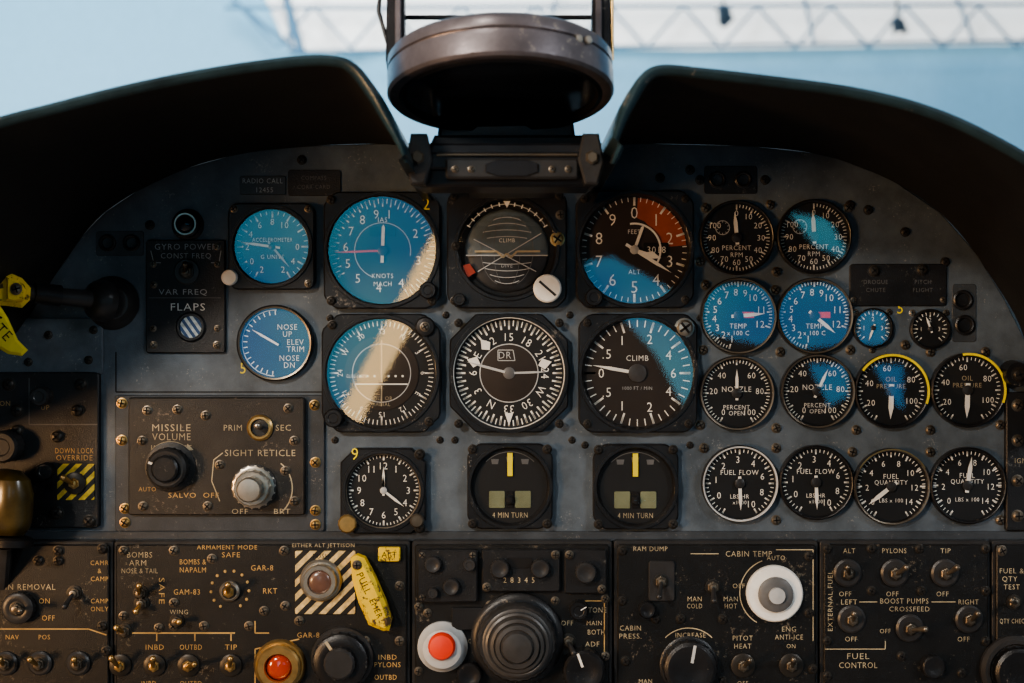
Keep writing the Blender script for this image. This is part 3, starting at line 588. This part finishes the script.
b=B('forward_deck'); b.add([(411,150,-15),(603,150,-15),(603,150,-420),(411,150,-420),(411,162,-15),(603,162,-15),(603,162,-420),(411,162,-420)],[[0,1,2,3],[4,5,6,7],[0,3,7,4],[1,2,6,5],[2,3,7,6]],'cowl'); b.done()

# ================================================================ GUN SIGHT
b=B('gunsight',190)
ax=Vector((0.02,1,0.16)).normalized()
c=Vector((500,60,0))
def al(t): return tuple(c+ax*t)
b.lathe(al(0),[(.01,-5),(98,-5),(106,-3),(110,0),(112,3),(112,12),(110,13),(109.5,14),(112,15),(112.5,18),(112.5,37),(110,40),(104,41),(101,40)],'sight',ax=ax,seg=96,cap=False)
b.lathe(al(0),[(101,40),(97,41.5),(95,38),(90,34),(.01,34)],'sightdk',ax=ax,seg=96,cap=False)
b.lathe(al(0),[(94,37.5),(50,40),(.01,41)],'lens',ax=ax,seg=80,cap=False)
for (sx,dd) in ((574,84),(583,80)):
    q=Vector((sx,60,dd)); b.lathe(tuple(q),[(4.2,0),(4.2,1.5),(3,2.5),(.01,2.6)],'steel',seg=16,ax=(.6,0,.8))
# neck behind and below the disc
b.prism([(440,66),(572,66),(580,122),(560,152),(450,152),(432,122)],-112,-84,'sightdk',4)
b.prism([(432,128),(588,128),(592,140),(560,152),(450,152),(426,140)],-90,-40,'sightdk',3)
for sx,o in ((396,-1),(601,1)):
    b.prism([(sx-8,-60),(sx+8,-60),(sx+9,40),(sx+11,66),(sx+6,76),(sx-8,74),(sx-10,60)],-14,6,'sightdk',2)
    b.prism([(sx-3-3*o,-60),(sx+3-3*o,-60),(sx+3-3*o,50),(sx-3-3*o,50)],6,11,'sight',1)
    b.screw(sx,60,4,7,'steel')
b.prism([(402,8),(596,8),(596,12),(402,12)],-30,-25,'sightdk',1)
b.prism([(405,-80),(592,-80),(592,34),(405,34)],-36,-34,'clear')
b.rod((384,-60,-5),(378,10,-5),2.2,'sightdk'); b.rod((378,10,-5),(388,44,0),2.2,'sightdk')
b.rod((612,-60,0),(612,60,0),2,'brass')
# mounting bracket
b.prism([(432,142),(586,142),(592,150),(600,158),(600,178),(590,186),(420,186),(408,178),(408,160),(424,152)],-60,-6,'sightdk',2.5)
b.rbox(408,153,602,170,4,-6,6,'sightdk',2); b.rbox(446,160,578,180,3,4,12,'dkgrey',2)
b.prism([(412,136),(428,136),(433,162),(426,186),(412,186),(407,165)],-4,16,'dkgrey',2); b.prism([(582,136),(598,136),(603,165),(597,186),(584,186),(577,162)],-4,16,'dkgrey',2)
b.lathe((419,160,16),[(7,0),(7,3),(5,5),(.01,5)],'screw',seg=6); b.lathe((591,160,16),[(7,0),(7,3),(5,5),(.01,5)],'screw',seg=6)
b.prism([(486,166),(498,162),(526,162),(538,166),(538,174),(526,178),(498,178),(486,174)],12,14,'sightdk',.6)
for x in (456,472,552,568): b.screw(x,171,3,12,'screw')
b.rod((437,156,8),(577,156,8),1.6,'screw')
b.prism([(470,152),(554,152),(560,178),(464,178)],-172,-60,'sightdk',2)
b.done()

# ================================================================ HANGAR
def plane(name,co,m,extra=None):
    me=bpy.data.meshes.new(name); me.from_pydata(co,[],[list(range(len(co)))]); me.materials.append(MATS[m]); o=bpy.data.objects.new(name,me); sc.collection.objects.link(o); return o
mat('hangwall',(0.28,0.56,0.74),0.8,var=.06)
mat('skylight',(0.85,0.87,0.85),0.6,emit=(1.0,0.94,0.85),es=0.75)
plane('wall_front',[(-14,9.5,-1.2),(14,9.5,-1.2),(14,9.5,7),(-14,9.5,7)],'hangwall')
plane('floor',[(-14,-7.5,-1.2),(14,-7.5,-1.2),(14,9.5,-1.2),(-14,9.5,-1.2)],'conc')
def bg(px,py,y): k=(D+y)/D; return ((px-512)*S*k,y,(341.5-py)*S*k)
me=bpy.data.meshes.new('window_1'); 
co=[bg(225,-90,9.3),bg(1200,-90,9.3),bg(1200,40,9.3),bg(1024,44,9.3),bg(700,50,9.3),bg(420,46,9.3),bg(330,54,9.3),bg(290,52,9.3)]
me.from_pydata(co,[],[list(range(len(co)))]); me.materials.append(MATS['skylight']); o=bpy.data.objects.new('window_1',me); sc.collection.objects.link(o)
b=B('roof_truss',-9.0/S)
def tr(x0,y0,x1,y1,r=1.6): b.rod((x0,y0,0),(x1,y1,0),r,'truss',seg=8)
tr(225,8,1100,4,1.8); tr(225,-30,1100,-34,2); tr(290,52,1100,40,1.8); tr(232,0,300,54,2.5)
xs=list(range(240,1100,74))
for i,x in enumerate(xs):
    tr(x,7,x+37,48,1.4); tr(x+37,48,x+74,5,1.4)
tr(275,-40,302,54,4.5); tr(283,-40,292,54,2); tr(560,-20,545,50,1.8); tr(800,-20,815,46,1.8); tr(950,-20,975,44,1.8)
b.done()
for x,y in ((723,14),(897,26)):
    b=B('hangar_spotlight',-8.2/S); b.rod((x,y-50,0),(x,y-8,0),1.4,'lampblk',seg=8); b.lathe((x,y-8,0),[(3,0),(6,4),(7,12),(8,16),(7,17)],'lampblk',ax=(.15,1,.2),seg=20); b.sphere((x+1,y+9,2),5,'skylight' if x>800 else 'lampblk'); b.rod((x-8,y-4,0),(x+8,y-4,0),1.4,'lampblk',seg=8); b.done()
# unseen wall added behind the camera, openings cut to shape the blue gauge reflections
YR=6.85; KR=1+YR/D
cu=bpy.data.curves.new('wr','CURVE'); cu.dimensions='2D'; cu.fill_mode='BOTH'; cu.extrude=0.05
def spl(pts):
    s=cu.splines.new('POLY'); s.points.add(len(pts)-1)
    for p,(x,y) in zip(s.points,pts): p.co=(x,y,0,1)
    s.use_cyclic_u=True
spl([(-9,-1.2),(9,-1.2),(9,6),(-9,6)])
def R(u,v): return ((u-512)*S*KR,(341.5-v)*S*KR)
for w in ([(228,192),(448,192),(434,232),(328,440),(228,440)],
          [(585,262),(612,256),(690,300),(697,296),(697,420),(690,420),(655,355),(622,318),(585,306)],
          [(701,284),(850,284),(850,345),(778,350),(701,332)],
          [(786,212),(830,218),(848,250),(848,262),(812,246)],
          [(806,364),(850,364),(850,396),(828,408)],
          [(856,310),(888,310),(888,345),(856,345)],
          [(870,365),(905,365),(905,415),(890,400)]):
    spl([R(*p) for p in w])
ob=bpy.data.objects.new('wr',cu); sc.collection.objects.link(ob)
dg=bpy.context.evaluated_depsgraph_get(); me=bpy.data.meshes.new_from_object(ob.evaluated_get(dg)); bpy.data.objects.remove(ob)
me.materials.clear(); me.materials.append(MATS['reflwall']); o=bpy.data.objects.new('reflection_wall',me); sc.collection.objects.link(o); o.rotation_euler=(math.radians(90),0,0); o.location=(0,-YR,0)
mat('reflband',(0.9,0.85,0.7),0.5,emit=(1.0,0.66,0.30),es=8)  # added glowing band behind the camera, makes the cream streak in the glasses
pts=[R(448,215),R(458,240),R(352,440),R(328,440),R(420,262)]
me=bpy.data.meshes.new('reflection_band'); n=len(pts)
v=[(x,-YR+.12,z) for x,z in pts]+[(x,-YR+.06,z) for x,z in pts]; f=[list(range(n)),list(range(n,2*n))]+[[i,(i+1)%n,n+(i+1)%n,n+i] for i in range(n)]
me.from_pydata(v,[],f); me.materials.append(MATS['reflband']); o=bpy.data.objects.new('reflection_band',me); sc.collection.objects.link(o)

# ================================================================ LIGHT
w=bpy.data.worlds.new('World'); sc.world=w; w.use_nodes=True; N=w.node_tree.nodes; L=w.node_tree.links; bgd=N['Background']
tc=N.new('ShaderNodeTexCoord'); sx=N.new('ShaderNodeSeparateXYZ'); L.new(tc.outputs['Generated'],sx.inputs[0])
mr=N.new('ShaderNodeMapRange'); mr.inputs['From Min'].default_value=-0.80; mr.inputs['From Max'].default_value=-0.90; L.new(sx.outputs['Y'],mr.inputs['Value'])
nz=N.new('ShaderNodeTexNoise'); nz.inputs['Scale'].default_value=6; nz.inputs['Detail'].default_value=3; L.new(tc.outputs['Generated'],nz.inputs['Vector'])
cr=N.new('ShaderNodeValToRGB'); cr.color_ramp.elements[0].position=.35; cr.color_ramp.elements[1].position=.65
cr.color_ramp.elements[0].color=(0.04,0.34,0.85,1); cr.color_ramp.elements[1].color=(0.18,0.75,0.95,1); L.new(nz.outputs['Fac'],cr.inputs['Fac'])
sc2=N.new('ShaderNodeVectorMath'); sc2.operation='SCALE'; sc2.inputs['Scale'].default_value=2.3; L.new(cr.outputs['Color'],sc2.inputs[0])
mx=N.new('ShaderNodeMix'); mx.data_type='RGBA'; mx.inputs['A'].default_value=(0.24,0.265,0.29,1); L.new(sc2.outputs[0],mx.inputs['B'])
L.new(mr.outputs[0],mx.inputs['Factor']); L.new(mx.outputs['Result'],bgd.inputs['Color']); bgd.inputs['Strength'].default_value=1
def area(name,loc,tgt,size,power,col):
    l=bpy.data.lights.new(name,'AREA'); l.energy=power; l.size=size; l.color=col; o=bpy.data.objects.new(name,l); sc.collection.objects.link(o); o.location=loc
    o.rotation_euler=(Vector(tgt)-Vector(loc)).to_track_quat('-Z','Y').to_euler(); return o
def spot(name,loc,tgt,ang,power,col,r=.12):
    l=bpy.data.lights.new(name,'SPOT'); l.energy=power; l.spot_size=math.radians(ang); l.spot_blend=1; l.shadow_soft_size=r; l.color=col; o=bpy.data.objects.new(name,l); sc.collection.objects.link(o); o.location=loc
    o.rotation_euler=(Vector(tgt)-Vector(loc)).to_track_quat('-Z','Y').to_euler(); return o
area('hangar_lamp_warm',(-1.8,-1.5,-0.2),(-.15,0,-.1),.4,34,(1,.58,.27))
area('fill_cool',(2.0,-1.9,0.9),(.1,0,0),.6,22,(.88,.94,1))  # added frontal fill, brightens the panel under the hood
area('fill_top',(-.7,-2.0,2.4),(0,0,0.1),.5,18,(1,.92,.82))  # added overhead fill for the general panel brightness
spot('panel_spot',(-1.3,-2.1,1.0),(-.02,0,.03),24,170,(1,.91,.80))  # added spot, soft cone brightens the centre and falls off at the edges
area('wall_fill',(-1,3,3.2),(-1,9.5,2.5),2.0,430,(.96,.98,1))  # added off-view light to brighten the background wall
area('wall_fill',(-5,5,2.0),(-4.2,9.5,2.4),.6,190,(1,1,1))  # added off-view light for the whitish patch at the wall's left
# ================================================================ CAMERA
cam=bpy.data.cameras.new('camera'); co=bpy.data.objects.new('camera',cam); sc.collection.objects.link(co); co.location=(0,-D,0); co.rotation_euler=(math.radians(90),0,0)
cam.sensor_width=36; cam.lens=36*D/(1024*S); cam.clip_start=.01; cam.clip_end=200
cam.dof.use_dof=True; cam.dof.focus_distance=D-.005; cam.dof.aperture_fstop=6.3
sc.camera=co
